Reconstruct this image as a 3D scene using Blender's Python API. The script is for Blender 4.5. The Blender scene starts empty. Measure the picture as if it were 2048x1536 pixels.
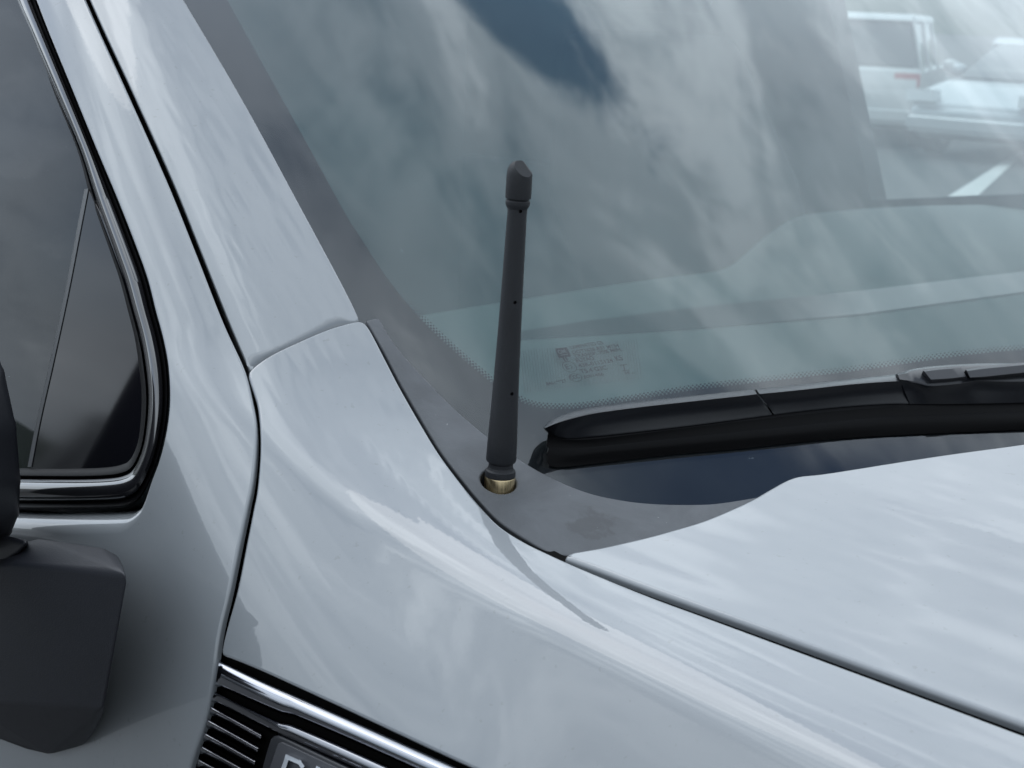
import bpy, bmesh, math, random
import numpy as np
from mathutils import Vector, Matrix, geometry

random.seed(7); np.random.seed(7)
SC = bpy.context.scene
COL = SC.collection
Z0 = 1.27                       # height of the antenna hole above the ground

# ------------------------------------------------------------------ camera
CAM_A, CAM_P, CAM_R, CAM_F, CAM_D = map(float, (47, 14, 2.5, 3000, .84))
_a, _p, _r = np.radians([CAM_A, CAM_P, CAM_R])
FWD = np.array([-np.sin(_a)*np.cos(_p), np.cos(_a)*np.cos(_p), -np.sin(_p)])
_R = np.array([np.cos(_a), np.sin(_a), 0.]); _U = np.cross(_R, FWD)
UP = _U*np.cos(_r) - _R*np.sin(_r)
RT = _R*np.cos(_r) + _U*np.sin(_r)
def ray(px):
    px = np.asarray(px, float)
    d = FWD + ((px[..., 0]-1024)/CAM_F)[..., None]*RT - ((px[..., 1]-768)/CAM_F)[..., None]*UP
    return d/np.linalg.norm(d, axis=-1, keepdims=True)
CP = -CAM_D*ray(np.array([998., 985.]))          # camera place, relative to the antenna hole
def proj(P):
    v = np.asarray(P, float)-CP; w = v@FWD
    return np.stack([1024+CAM_F*(v@RT)/w, 768-CAM_F*(v@UP)/w], -1)

cam = bpy.data.cameras.new('camera'); cam_o = bpy.data.objects.new('camera', cam); COL.objects.link(cam_o)
cam.sensor_width = 36; cam.lens = CAM_F*36/2048; cam.clip_start = .02; cam.clip_end = 3000
cam_o.matrix_world = Matrix(((RT[0], UP[0], -FWD[0], CP[0]), (RT[1], UP[1], -FWD[1], CP[1]), (RT[2], UP[2], -FWD[2], CP[2]+Z0), (0, 0, 0, 1)))
cam.dof.use_dof = True; cam.dof.focus_distance = .86; cam.dof.aperture_fstop = 20
SC.camera = cam_o

# ------------------------------------------------------------------ light
SUN_EL, SUN_AZ = 50., 178.       # azimuth counted from +X towards +Y
SC.view_settings.view_transform = 'Standard'; SC.view_settings.look = 'None'
SC.view_settings.gamma = 1; SC.view_settings.use_curve_mapping = False
SC.view_settings.exposure = 0.22
SUN_V = (math.cos(math.radians(SUN_AZ))*math.cos(math.radians(SUN_EL)), math.sin(math.radians(SUN_AZ))*math.cos(math.radians(SUN_EL)), math.sin(math.radians(SUN_EL)))
W = bpy.data.worlds.new('World'); SC.world = W; W.use_nodes = True

class NT:
    def __init__(s, tree): s.t = tree; s.n = tree.nodes; s.l = tree.links
    def new(s, typ, inp=None, **kw):
        n = s.n.new(typ)
        for k, v in kw.items(): setattr(n, k, v)
        for k, v in (inp or {}).items():
            if isinstance(v, bpy.types.NodeSocket): s.l.new(v, n.inputs[k])
            else: n.inputs[k].default_value = v
        return n
    def math(s, op, a, b=None, c=None):
        n = s.n.new('ShaderNodeMath'); n.operation = op
        for i, v in enumerate((a, b, c)):
            if v is None: continue
            if isinstance(v, bpy.types.NodeSocket): s.l.new(v, n.inputs[i])
            else: n.inputs[i].default_value = v
        return n.outputs[0]
    def ramp(s, fac, stops, interp='EASE'):
        n = s.n.new('ShaderNodeValToRGB'); n.color_ramp.interpolation = interp
        e = n.color_ramp.elements
        while len(e) < len(stops): e.new(.5)
        for k, (p, c) in enumerate(stops):
            e[k].position = p; e[k].color = (c, c, c, 1) if not isinstance(c, tuple) else (*c, 1)
        s.l.new(fac, n.inputs[0]); return n.outputs[0]
    def noise(s, vec, scale, detail=4, rough=.5, dist=0):
        return s.new('ShaderNodeTexNoise', {'Vector': vec, 'Scale': scale, 'Detail': detail, 'Roughness': rough, 'Distortion': dist}).outputs[0]
    def mixc(s, f, a, b):
        n = s.n.new('ShaderNodeMix'); n.data_type = 'RGBA'
        for i, v in ((0, f), (6, a), (7, b)):
            if isinstance(v, bpy.types.NodeSocket): s.l.new(v, n.inputs[i])
            else: n.inputs[i].default_value = (*v, 1) if isinstance(v, tuple) else v
        return n.outputs[2]

w = NT(W.node_tree)
bg = w.n['Background']; bg.inputs['Strength'].default_value = .1
sky = w.new('ShaderNodeTexSky', sky_type='NISHITA', sun_disc=False, sun_elevation=math.radians(SUN_EL),
            sun_rotation=math.radians(90-SUN_AZ), altitude=200, air_density=1.0, dust_density=1.0, ozone_density=3.5)
tc = w.new('ShaderNodeTexCoord')
sx = w.new('ShaderNodeSeparateXYZ', {0: tc.outputs['Generated']})
zz = w.math('ADD', w.math('MAXIMUM', sx.outputs[2], 0.), .5)
pv = w.new('ShaderNodeCombineXYZ', {0: w.math('DIVIDE', sx.outputs[0], zz), 1: w.math('DIVIDE', sx.outputs[1], zz), 2: .37})
pv2 = w.new('ShaderNodeCombineXYZ', {0: w.math('DIVIDE', sx.outputs[0], zz), 1: w.math('DIVIDE', sx.outputs[1], zz), 2: 0.})
mp = w.new('ShaderNodeMapping', {'Vector': pv.outputs[0], 'Rotation': (0, 0, math.radians(-50)), 'Scale': (2.7, 4.2, 1), 'Location': (.35, .15, 0)})
n1 = w.noise(pv.outputs[0], 1.15, 3, .5, .3)
n2 = w.noise(mp.outputs[0], 1.7, 5, .52, .8)
n4 = w.noise(mp.outputs[0], 5.5, 6, .62, .6)
n3 = w.noise(pv.outputs[0], .8, 2, .5, 0)
mixn = w.math('ADD', w.math('ADD', w.math('MULTIPLY', n2, .60), w.math('MULTIPLY', n4, .20)), w.math('MULTIPLY', n3, .20))
shade = w.ramp(mixn, [(.34, .0), (.49, .30), (.58, .60), (.69, 1.0)])
low = w.ramp(sx.outputs[2], [(.30, 1.), (.80, 0.)])
shade = w.math('ADD', w.math('MULTIPLY', shade, w.math('SUBTRACT', 1., w.math('MULTIPLY', low, .62))), w.math('MULTIPLY', low, .27))
cloud = w.mixc(shade, (5.0, 6.2, 7.8), (31., 33.4, 35.4))
def gap(cx, cy, sxx, syy, ang, n, amp):
    # an opening in the cloud, ragged at the edge
    m_ = w.new('ShaderNodeMapping', {'Vector': pv2.outputs[0], 'Location': (-cx, -cy, 0)})
    m2 = w.new('ShaderNodeMapping', {'Vector': m_.outputs[0], 'Rotation': (0, 0, math.radians(-ang))})
    m3 = w.new('ShaderNodeMapping', {'Vector': m2.outputs[0], 'Scale': (1/sxx, 1/syy, 1)})
    ln = w.new('ShaderNodeVectorMath', {0: m3.outputs[0]}, operation='LENGTH').outputs['Value']
    return w.ramp(w.math('ADD', ln, w.math('MULTIPLY', w.math('SUBTRACT', n, .5), amp)), [(.30, 0.), (1.55, 1.)])
ng = w.noise(mp.outputs[0], 3.2, 5, .6, .8)
g1 = gap(-.186, .458, .085, .050, 40, ng, 2.2)
g2 = gap(.124, .512, .23, .10, 80, n2, 1.5)
thin = w.ramp(n1, [(.30, .25), (.48, 1.)])
cover = w.math('MULTIPLY', w.math('MULTIPLY', g1, g2), thin)
# cloud is brightest where it veils the sun
sv = w.new('ShaderNodeVectorMath', {0: tc.outputs['Generated'], 1: tuple(SUN_V)}, operation='DOT_PRODUCT').outputs['Value']
veil = w.math('MULTIPLY_ADD', w.math('POWER', w.math('MAXIMUM', sv, 0.), 2.), .80, .42)
cl2 = w.new('ShaderNodeVectorMath', {0: cloud}, operation='SCALE'); w.l.new(veil, cl2.inputs['Scale'])
blue = w.new('ShaderNodeVectorMath', {0: sky.outputs[0], 'Scale': 1.3}, operation='SCALE')
col = w.mixc(cover, blue.outputs[0], cl2.outputs[0])
w.l.new(col, bg.inputs['Color'])

sun = bpy.data.lights.new('sun', 'SUN'); sun_o = bpy.data.objects.new('sun', sun); COL.objects.link(sun_o)
sun.energy = .5; sun.angle = math.radians(40); sun.color = (1., .98, .95)
sd = Vector(SUN_V)
sun_o.rotation_euler = sd.to_track_quat('Z', 'Y').to_euler()

# ------------------------------------------------------------------ materials
def mat(name):
    m = bpy.data.materials.new(name); m.use_nodes = True
    return m, NT(m.node_tree), m.node_tree.nodes['Principled BSDF']
def simple(name, base, rough=.5, metal=0, coat=0, bump=None, var=0, spec=.5, coat_rough=.03):
    m, t, b = mat(name)
    b.inputs['Base Color'].default_value = (*base, 1); b.inputs['Roughness'].default_value = rough
    b.inputs['Metallic'].default_value = metal; b.inputs['Coat Weight'].default_value = coat
    b.inputs['Coat Roughness'].default_value = coat_rough; b.inputs['Specular IOR Level'].default_value = spec
    tcn = t.new('ShaderNodeTexCoord').outputs['Object']
    if bump:
        nz = t.noise(tcn, bump[0], 3, .6)
        bn = t.new('ShaderNodeBump', {'Height': nz, 'Strength': bump[1], 'Distance': bump[2]})
        t.l.new(bn.outputs[0], b.inputs['Normal'])
    if var:
        nz = t.noise(tcn, 45, 5, .65)
        c = t.mixc(nz, tuple(x*(1-var) for x in base), tuple(x*(1+var) for x in base))
        t.l.new(c, b.inputs['Base Color'])
    return m

def paint_material():
    m, t, b = mat('pale_grey_paint')
    o = t.new('ShaderNodeTexCoord').outputs['Object']
    fl = t.noise(o, 2600, 2, .5)
    dust = t.ramp(t.noise(o, 9, 5, .6, .3), [(.45, 0.), (.75, .10)])
    spot = t.ramp(t.noise(o, 210, 3, .55), [(.67, 0.), (.72, .4)])
    base = t.mixc(fl, (.205, .222, .237), (.225, .243, .259))
    base = t.mixc(dust, base, (.42, .42, .41))
    base = t.mixc(spot, base, (.15, .16, .16))
    t.l.new(base, b.inputs['Base Color'])
    b.inputs['Roughness'].default_value = .42
    b.inputs['Coat Weight'].default_value = 1.; b.inputs['Coat IOR'].default_value = 1.62
    t.l.new(t.math('ADD', t.math('MULTIPLY', dust, .5), .022), b.inputs['Coat Roughness'])
    peel = t.noise(o, 330, 2, .5)
    bn = t.new('ShaderNodeBump', {'Height': peel, 'Strength': .026, 'Distance': .0006})
    t.l.new(bn.outputs[0], b.inputs['Coat Normal'])
    return m
PAINT = paint_material()
def cowl_material():
    m, t, b = mat('weathered_grey_plastic')
    o = t.new('ShaderNodeTexCoord').outputs['Object']
    big = t.noise(o, 22, 5, .62, .4); fine = t.noise(o, 900, 3, .6)
    base = t.mixc(t.ramp(big, [(.3, 0.), (.7, 1.)]), (.075, .081, .089), (.112, .120, .131))
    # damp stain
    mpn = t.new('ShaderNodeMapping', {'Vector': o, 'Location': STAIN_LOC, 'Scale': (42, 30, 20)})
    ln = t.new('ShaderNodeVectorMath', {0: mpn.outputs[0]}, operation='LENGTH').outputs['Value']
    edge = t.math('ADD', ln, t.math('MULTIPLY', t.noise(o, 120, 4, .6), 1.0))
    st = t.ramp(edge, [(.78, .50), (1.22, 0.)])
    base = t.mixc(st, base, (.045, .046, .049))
    base = t.mixc(t.ramp(t.noise(o, 420, 2, .5), [(.755, 0.), (.79, .5)]), base, (.42, .44, .45))
    t.l.new(base, b.inputs['Base Color']); b.inputs['Roughness'].default_value = .55
    bn = t.new('ShaderNodeBump', {'Height': fine, 'Strength': .25, 'Distance': .0006})
    t.l.new(bn.outputs[0], b.inputs['Normal'])
    return m
STAIN_LOC = (0, 0, 0)
BLACK = simple('black_void', (.004, .004, .004), .9, spec=.1)
RUBBER = simple('wiper_rubber', (.0025, .0025, .003), .5, bump=(500, .15, .0004), spec=.12)
GLOSSBLACK = simple('gloss_black_trim', (.010, .010, .012), .12, coat=1, bump=(60, .02, .001))
SATIN = simple('satin_black_plastic', (.014, .015, .019), .36, bump=(1400, .10, .0004), var=.15)
TEXTURED = simple('grained_black_plastic', (.011, .0125, .018), .52, bump=(1100, .45, .0005), var=.2)
ANTRUB = simple('antenna_rubber', (.011, .0125, .016), .56, bump=(1500, .6, .0005), var=.35)
CHROME = simple('polished_chrome', (.80, .81, .83), .07, metal=1, bump=(40, .02, .001))
BLACKCHROME = simple('black_chrome', (.22, .225, .245), .13, metal=1, bump=(40, .03, .001))
DARKCHROME = simple('dark_chrome', (.30, .31, .34), .10, metal=1, bump=(40, .02, .001))
SAIL = simple('glossy_black_panel', (.004, .004, .006), .07, spec=.32)
WIPERPL = simple('wiper_plastic', (.010, .011, .014), .27, bump=(1400, .08, .0003), var=.15)
DIVID = simple('divider_grey', (.035, .038, .043), .4)
FRIT = simple('ceramic_black_band', (.010, .011, .015), .25)
FABRIC = simple('dark_seat_cloth', (.03, .03, .033), .9, bump=(300, .3, .002), var=.3)
DASH = simple('dashboard_vinyl', (.21, .25, .24), .75, bump=(600, .2, .0006), var=.1)
CABIN = simple('cabin_lining', (.03, .031, .034), .9, var=.2)
PLATE = simple('nameplate_grey', (.045, .046, .053), .45, bump=(1500, .2, .0003), var=.15)
LETTER = simple('letter_silver', (.72, .75, .80), .22, metal=.6)
MARK = simple('glass_etching', (.010, .011, .013), .6)
def brass_material():
    m, t, b = mat('turned_brass')
    o = t.new('ShaderNodeTexCoord').outputs['Object']
    st = t.noise(t.new('ShaderNodeMapping', {'Vector': o, 'Scale': (900, 900, 15)}).outputs[0], 1, 3, .6)
    t.l.new(t.mixc(st, (.56, .43, .23), (.90, .74, .48)), b.inputs['Base Color'])
    b.inputs['Metallic'].default_value = 1
    t.l.new(t.math('ADD', t.math('MULTIPLY', st, .25), .16), b.inputs['Roughness'])
    return m
BRASS = brass_material()
def glass_material(name, tint, refl_gain, ior=1.5, base_refl=.0):
    m, t, b = mat(name); t.n.remove(b)
    fr = t.new('ShaderNodeFresnel', {'IOR': ior})
    f = t.math('MINIMUM', t.math('MULTIPLY_ADD', fr.outputs[0], refl_gain, base_refl), 1.)
    o = t.new('ShaderNodeTexCoord').outputs['Object']
    bn = t.new('ShaderNodeBump', {'Height': t.noise(o, 14, 2, .5), 'Strength': .012, 'Distance': .004})
    tr = t.new('ShaderNodeBsdfTransparent', {'Color': (*tint, 1)})
    gl = t.new('ShaderNodeBsdfGlossy', {'Color': (.96, .98, 1., 1), 'Roughness': 0., 'Normal': bn.outputs[0]})
    dif = t.new('ShaderNodeBsdfDiffuse', {'Color': (.42, .50, .55, 1)})
    film = t.ramp(t.noise(o, 6, 5, .6), [(.35, .008), (.75, .03)])
    sp = t.ramp(t.noise(o, 260, 2, .5), [(.765, 0.), (.80, .35)])
    mx = t.new('ShaderNodeMixShader', {0: f, 1: tr.outputs[0], 2: gl.outputs[0]})
    mx2 = t.new('ShaderNodeMixShader', {0: t.math('MAXIMUM', film, sp), 1: mx.outputs[0], 2: dif.outputs[0]})
    t.l.new(mx2.outputs[0], t.n['Material Output'].inputs[0])
    return m
WSGLASS = glass_material('windshield_glass', (.87, .93, .92), 1.5)
SIDEGLASS = glass_material('side_glass', (.07, .085, .095), .68)

# ------------------------------------------------------------------ object helpers
def link(name, me, m, parent=None, label=None):
    o = bpy.data.objects.new(name, me); COL.objects.link(o)
    if m is not None: me.materials.append(m)
    if parent is not None: o.parent = parent
    if label: o['label'] = label
    return o
def mesh_np(name, V, F, m, parent=None, N=None, sharp=None, rel=True):
    V = np.asarray(V, float).copy()
    if rel: V[:, 2] += Z0
    me = bpy.data.meshes.new(name)
    me.from_pydata([tuple(v) for v in V], [], [tuple(int(i) for i in f) for f in F])
    me.polygons.foreach_set('use_smooth', [True]*len(me.polygons))
    if N is not None:
        me.normals_split_custom_set_from_vertices([tuple(n) for n in N])
    elif sharp is not None:
        me.set_sharp_from_angle(angle=math.radians(sharp))
    me.update()
    return link(name, me, m, parent)
def bm_obj(name, bm, m, parent=None, sharp=35):
    me = bpy.data.meshes.new(name); bm.to_mesh(me); bm.free()
    me.polygons.foreach_set('use_smooth', [True]*len(me.polygons))
    me.set_sharp_from_angle(angle=math.radians(sharp))
    return link(name, me, m, parent)
def thing(name, label, cat, loc=(0, 0, 0), rz=0, group=None):
    o = bpy.data.objects.new(name, None); COL.objects.link(o)
    o.location = loc; o.rotation_euler = (0, 0, rz); o['label'] = label; o['category'] = cat
    if group: o['group'] = group
    o.empty_display_size = .1
    return o

# ------------------------------------------------------------------ body surfaces (metres, relative to the antenna hole)
def smax(a, b, k): h = np.clip(.5+.5*(a-b)/k, 0, 1); return b+(a-b)*h+k*h*(1-h)
def smin(a, b, k): return -smax(-a, -b, k)
def softplus(x, s): return s*np.logaddexp(0, x/s)
RK = math.radians(32); S_, C_ = math.sin(RK), math.cos(RK)
def f_ws(P):
    x, y, z = P[..., 0], P[..., 1], P[..., 2]
    xb = .1325-.14*((.85-y)/.85)**2
    return ((x-xb)*S_+(z)*C_)/1.02
def f_side(P):
    x, y, z = P[..., 0], P[..., 1], P[..., 2]
    ys = -.158+.36*softplus(z+.04, .03)+.10*np.clip(-z-.05, 0, 9)**2 + .05*np.clip(x, -1, 3)**2
    return (ys-y)*.95
def f_top(P):
    x, y, z = P[..., 0], P[..., 1], P[..., 2]
    return z-(.002-.02*x-.9*np.clip(-y-.04, 0, 1)**2)
def f_mid(P):
    x, y, z = P[..., 0], P[..., 1], P[..., 2]
    return -(y+.093)*.70+(z+.0025+.02*x)*.71
def f_pillar(P):
    q = P[..., 1]-.30*P[..., 2]          # ripples shaped in so reflections streak along the pillar
    wave = .00005*np.sin(310*q+1.2)+.000028*np.sin(690*q+.4)+.000016*np.sin(1310*q)
    return smax(f_side(P), f_ws(P)-.006+wave, .055)
def f_fender(P):
    fe = smax(smax(f_top(P), f_mid(P), .006), f_side(P), .10)
    return smin(fe, f_pillar(P), .075)
def f_door(P): return f_fender(P)
def f_cowl(P):
    x, y, z = P[..., 0], P[..., 1], P[..., 2]
    pl = (z+.012-.10*(y))*.99+x*.16
    return smin(f_ws(P)-.004, pl, .05)
def f_hood(P):
    x, y, z = P[..., 0], P[..., 1], P[..., 2]
    yc = .126+.156*(x-.109)
    e = y-yc
    drop = -.13*softplus(-e, .0022)+.00012*np.sin(95*e+.6)+.00005*np.sin(231*e+2)+.05*softplus(-e-.075, .02)          # flank below the raised centre
    return z-(.0205-.055*(x-.1)-.002+drop+.05*np.clip(e, 0, .9)-.03*np.clip(e, 0, .9)**2)
def f_win(P):
    x, y, z = P[..., 0], P[..., 1], P[..., 2]
    return (-.131+.36*(z+.016)+.10*(z-.1)**2-y)*.94
def off(f, h): return lambda P: f(P)-h

def hit(px, f, t0=.25, t1=4.0):
    px = np.asarray(px, float).reshape(-1, 2); d = ray(px)
    ts = np.concatenate([np.linspace(t0, 1.6, 150), np.linspace(1.62, t1, 40)])
    out = np.full(len(px), np.nan); lo = np.full(len(px), t0); hi = np.full(len(px), t1)
    prev = f(CP+d*t0); done = np.zeros(len(px), bool); best = np.abs(prev); bt = np.full(len(px), t0)
    for k in range(1, len(ts)):
        v = f(CP+d*ts[k])
        c = (~done) & (prev > 0) & (v <= 0)
        lo[c] = ts[k-1]; hi[c] = ts[k]; done |= c
        b = np.abs(v) < best; best[b] = np.abs(v)[b]; bt[b] = ts[k]
        prev = v
    for _ in range(36):
        mid = (lo+hi)/2; v = f(CP+d*mid[:, None]); p = v > 0
        lo = np.where(p, mid, lo); hi = np.where(p, hi, mid)
    t = np.where(done, (lo+hi)/2, bt)
    return CP+d*t[:, None]
def grad(P, f, e=4e-4):
    g = np.stack([f(P+np.eye(3)[k]*e)-f(P-np.eye(3)[k]*e) for k in range(3)], -1)
    return g/np.linalg.norm(g, axis=-1, keepdims=True)

def spline(pts, closed=True, step=7.):
    """Catmull-Rom through pixel points; a point given as a triple is a hard corner."""
    n = len(pts); P = [np.array(p[:2], float) for p in pts]; hard = [len(p) > 2 for p in pts]
    out = []
    segs = n if closed else n-1
    for i in range(segs):
        a, b = P[i], P[(i+1) % n]
        pa = P[i-1] if (closed or i > 0) else a*2-b
        pb = P[(i+2) % n] if (closed or i+2 < n) else b*2-a
        L = np.linalg.norm(b-a)
        ma = (b-pa)*.5 if not hard[i] else (b-a)
        mb = (pb-a)*.5 if not hard[(i+1) % n] else (b-a)
        for m_ in (ma, mb):
            l = np.linalg.norm(m_)
            if l > L*1.3: m_ *= L*1.3/l
        far = max(0, -(min(a[0], b[0]))-60, max(a[0], b[0])-2110, -(min(a[1], b[1]))-60, max(a[1], b[1])-1600)
        k = max(1, int(round(L/(step*(1+far/60)))))
        for j in range(k):
            t = j/k
            out.append((2*t**3-3*t*t+1)*a+(t**3-2*t*t+t)*ma+(-2*t**3+3*t*t)*b+(t**3-t*t)*mb)
    if not closed: out.append(P[-1])
    return np.array(out)
def resample(line, n):
    line = np.asarray(line, float); s = np.r_[0, np.cumsum(np.linalg.norm(np.diff(line, axis=0), axis=1))]
    u = np.linspace(0, s[-1], n); return np.stack([np.interp(u, s, line[:, k]) for k in range(2)], -1)

def inside(poly, pts):
    x, y = pts[:, 0], pts[:, 1]; r = np.zeros(len(pts), bool); n = len(poly)
    for i in range(n):
        x0, y0 = poly[i]; x1, y1 = poly[(i+1) % n]
        c = (y0 > y) != (y1 > y)
        if c.any():
            xi = x0+(y-y0)*(x1-x0)/(y1-y0+1e-12); r ^= c & (x < xi)
    return r
def mind(poly, pts):
    q = np.full(len(pts), 1e9)
    for i in range(0, len(poly)):
        q = np.minimum(q, np.hypot(pts[:, 0]-poly[i, 0], pts[:, 1]-poly[i, 1]))
    return q

def panel(name, outline, f, m, parent, rim=.0018, depth=.010, step=11., holes=(), label=None, edge_step=7., bumpf=None):
    """A pressed sheet: the pixel outline carried onto surface f, with a rounded hem that turns inwards at every edge."""
    loops = [spline(outline, True, edge_step)]+[spline(h, True, edge_step) for h in holes]
    verts, edges, shifts, nrm = [], [], [], []
    rows = []; base = 0; allP = []
    for li, L in enumerate(loops):
        P = hit(L, f); N = grad(P, f)
        T = np.roll(P, -1, 0)-np.roll(P, 1, 0); T /= np.linalg.norm(T, axis=1, keepdims=True)+1e-12
        O = np.cross(T, N); O /= np.linalg.norm(O, axis=1, keepdims=True)+1e-12
        area = np.sum(L[:, 0]*np.roll(L[:, 1], -1)-np.roll(L[:, 0], -1)*L[:, 1])
        t2 = np.roll(L, -1, 0)-np.roll(L, 1, 0); o2 = np.stack([t2[:, 1], -t2[:, 0]], -1)*np.sign(area)
        if li > 0: o2 = -o2
        sg = np.sign(np.sum((proj(P+O*1e-4)-L)*o2, 1)); sg = 1. if np.sum(sg) >= 0 else -1.
        O *= sg
        r = np.array([rim(*q) for q in L]) if callable(rim) else np.full(len(L), rim)
        Pi = P-O*r[:, None]
        Pi2 = proj(Pi)
        rows.append((Pi, N, O, r, P)); allP.append(Pi2)
        n = len(L); edges += [(base+i, base+(i+1) % n) for i in range(n)]; base += n
    bp = np.concatenate(allP)
    lo, hi = loops[0].min(0), loops[0].max(0)
    gx = np.arange(lo[0], hi[0], step); gy = np.arange(lo[1], hi[1], step*.87)
    G = np.array([(x+(step/2 if j % 2 else 0), y) for j, y in enumerate(gy) for x in gx])
    infr = (G[:, 0] > -150) & (G[:, 0] < 2200) & (G[:, 1] > -150) & (G[:, 1] < 1690)
    ii = np.arange(len(G)); G = G[infr | (ii % 7 == 0)]
    k = inside(allP[0], G)
    for h in allP[1:]: k &= ~inside(h, G)
    G = G[k]; G = G[mind(bp, G) > step*.55]
    pts = np.concatenate([bp, G])
    faces_in = []
    res = geometry.delaunay_2d_cdt([Vector(p) for p in pts], edges, [], 0, 1e-5)
    V2 = np.array([tuple(v) for v in res[0]]); tri = np.array([t for t in res[2]])
    cen = V2[tri].mean(1); k = inside(allP[0], cen)
    for h in allP[1:]: k &= ~inside(h, cen)
    tri = tri[k]
    src = np.array([o[0] if len(o) else -1 for o in res[3]])
    V3 = hit(V2, f); N3 = grad(V3, f)
    idx_of = {}
    for j, s in enumerate(src):
        if 0 <= s < len(bp): idx_of[s] = j
    cr = np.cross(V3[tri[:, 1]]-V3[tri[:, 0]], V3[tri[:, 2]]-V3[tri[:, 0]])
    fl = np.sum(cr*(CP-V3[tri[:, 0]]), 1) < 0
    tri[fl] = tri[fl][:, ::-1]
    V = [V3]; NN = [N3]; F = [list(t) for t in tri]; cnt = len(V3); base = 0
    for (Pi, N, O, r, P) in rows:
        n = len(Pi); prev = [idx_of.get(base+i, None) for i in range(n)]
        good = [i for i in range(n) if prev[i] is not None]
        V3[[prev[i] for i in good]] = Pi[good]
        for th in (25, 50, 75, 90, -1):
            if th >= 0:
                a = math.radians(th); Q = Pi+O*(r*math.sin(a))[:, None]-N*(r*(1-math.cos(a)))[:, None]; q = N*math.cos(a)+O*math.sin(a)
            else:
                Q = Pi+O*r[:, None]-N*(r+depth)[:, None]; q = O
            V.append(Q); NN.append(q); cur = list(range(cnt, cnt+n)); cnt += n
            for i in range(n):
                j = (i+1) % n
                if None in (prev[i], prev[j]): continue
                F.append([prev[i], prev[j], cur[j], cur[i]])
            prev = cur
        base += n
    V = np.concatenate(V); NN = np.concatenate(NN)
    Ff = []
    for q in F:
        c = np.cross(V[q[1]]-V[q[0]], V[q[2]]-V[q[0]]); nn = NN[q[0]]+NN[q[2]]
        Ff.append(q if c@nn >= 0 else q[::-1])
    o = mesh_np(name, V, Ff, m, parent, NN)
    if label: o['label'] = label
    return o

def loft(name, rows, f, m, parent, n=60, back=None, sharp=40, closed=False, label=None):
    """rows: (pixel polyline, height above f). Each row is carried onto its own offset of f; back: 3-D offsets in
    (normal, across) from the first/last row that close the far side."""
    R = []
    for line, h in rows:
        L = resample(spline(line, False, 5.), n) if not closed else np.asarray(line)
        R.append(hit(L, off(f, h)))
    N = grad(R[len(R)//2], f)
    for ref, dn, vec in (back or []):
        R.append(R[ref]+N*dn+np.array(vec))
    V = np.concatenate(R); k = len(R); F = []
    for i in range(k if back else k-1):
        i2 = (i+1) % k
        for j in range(n-1 if not closed else n):
            j2 = (j+1) % n
            F.append((i*n+j, i*n+j2, i2*n+j2, i2*n+j))
    if not closed and k > 2:
        F.append([i*n for i in range(k)]); F.append([i*n+n-1 for i in range(k)][::-1])
    me_o = mesh_np(name, V, F, m, parent, None, sharp)
    bm = bmesh.new(); bm.from_mesh(me_o.data); bmesh.ops.recalc_face_normals(bm, faces=bm.faces[:])
    # an open sheet cannot tell its outside: face the camera
    if not back:
        s = sum((f_.normal.dot(Vector(CP)+Vector((0, 0, Z0))-f_.calc_center_median()) > 0) for f_ in bm.faces)
        if s < len(bm.faces)/2: bmesh.ops.reverse_faces(bm, faces=bm.faces[:])
    bm.to_mesh(me_o.data); bm.free()
    me_o.data.set_sharp_from_angle(angle=math.radians(sharp))
    if label: me_o['label'] = label
    return me_o

def lathe(name, prof, base, axis, m, parent, n=48, cap=True, rel=True):
    """prof: (distance along axis, radius)."""
    ax = Vector(axis).normalized(); u = ax.orthogonal().normalized(); v = ax.cross(u)
    V, F = [], []
    for s, r in prof:
        for i in range(n):
            a = 2*math.pi*i/n; p = Vector(base)+ax*s+(u*math.cos(a)+v*math.sin(a))*r; V.append(tuple(p))
    for i in range(len(prof)-1):
        for j in range(n):
            F.append((i*n+j, i*n+(j+1) % n, (i+1)*n+(j+1) % n, (i+1)*n+j))
    if cap: F.append(list(range(n))[::-1]); F.append([(len(prof)-1)*n+j for j in range(n)])
    return mesh_np(name, V, F, m, parent, None, 24, rel)

def part_empty(name, parent, loc=(0, 0, 0), label=None):
    o = bpy.data.objects.new(name, None); COL.objects.link(o); o.parent = parent; o.empty_display_size = .05
    if label: o['label'] = label
    return o

# ------------------------------------------------------------------ the truck
truck = thing('pickup_truck', 'pale blue grey pickup truck filling the picture, with a stubby black antenna', 'pickup truck')

# --- panels
FENDER = [(497, 752), (503, 737), (540, 710), (600, 681), (660, 656), (708, 643), (725, 643), (740, 658), (770, 715), (800, 773), (840, 843), (880, 908), (920, 962),
          (960, 1010), (1000, 1051), (1050, 1083), (1103, 1109), (1175, 1141), (1300, 1192), (1400, 1229), (1600, 1303), (1800, 1377), (2048, 1470), (3600, 2052, 1),
          (3600, 3300, 1), (150, 2700, 1), (338, 1700, 1), (500, 1762), (1000, 1985), (1250, 2075), (1400, 2085), (1475, 1985), (1462, 1850), (1400, 1744), (940, 1534), (700, 1423), (605, 1380), (520, 1342), (460, 1318), (445, 1312), (443, 1298), (454, 1250), (473, 1180), (492, 1085),
          (505, 1020), (513, 978), (519, 910), (519, 859), (514, 808)]
fender = panel('front_fender', FENDER, f_fender, PAINT, truck, rim=.0018, depth=.003)
PILLAR = [(50, -300, 1), (179, 0), (262, 180), (343, 359), (400, 500), (455, 637), (495, 732, 1), (503, 744), (545, 712), (600, 686), (660, 662), (705, 648), (719, 640, 1),
          (712, 622), (682, 562), (595, 400), (489, 205), (369, 0), (190, -300, 1)]
def pillar_rim(x, y):
    q = max(0, min(1, ((y-(735-(x-500)*.46))+8)/10))*max(0, min(1, (x-496)/22))*max(0, min(1, (714-x)/22)); return .0015+.0085*q
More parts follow.
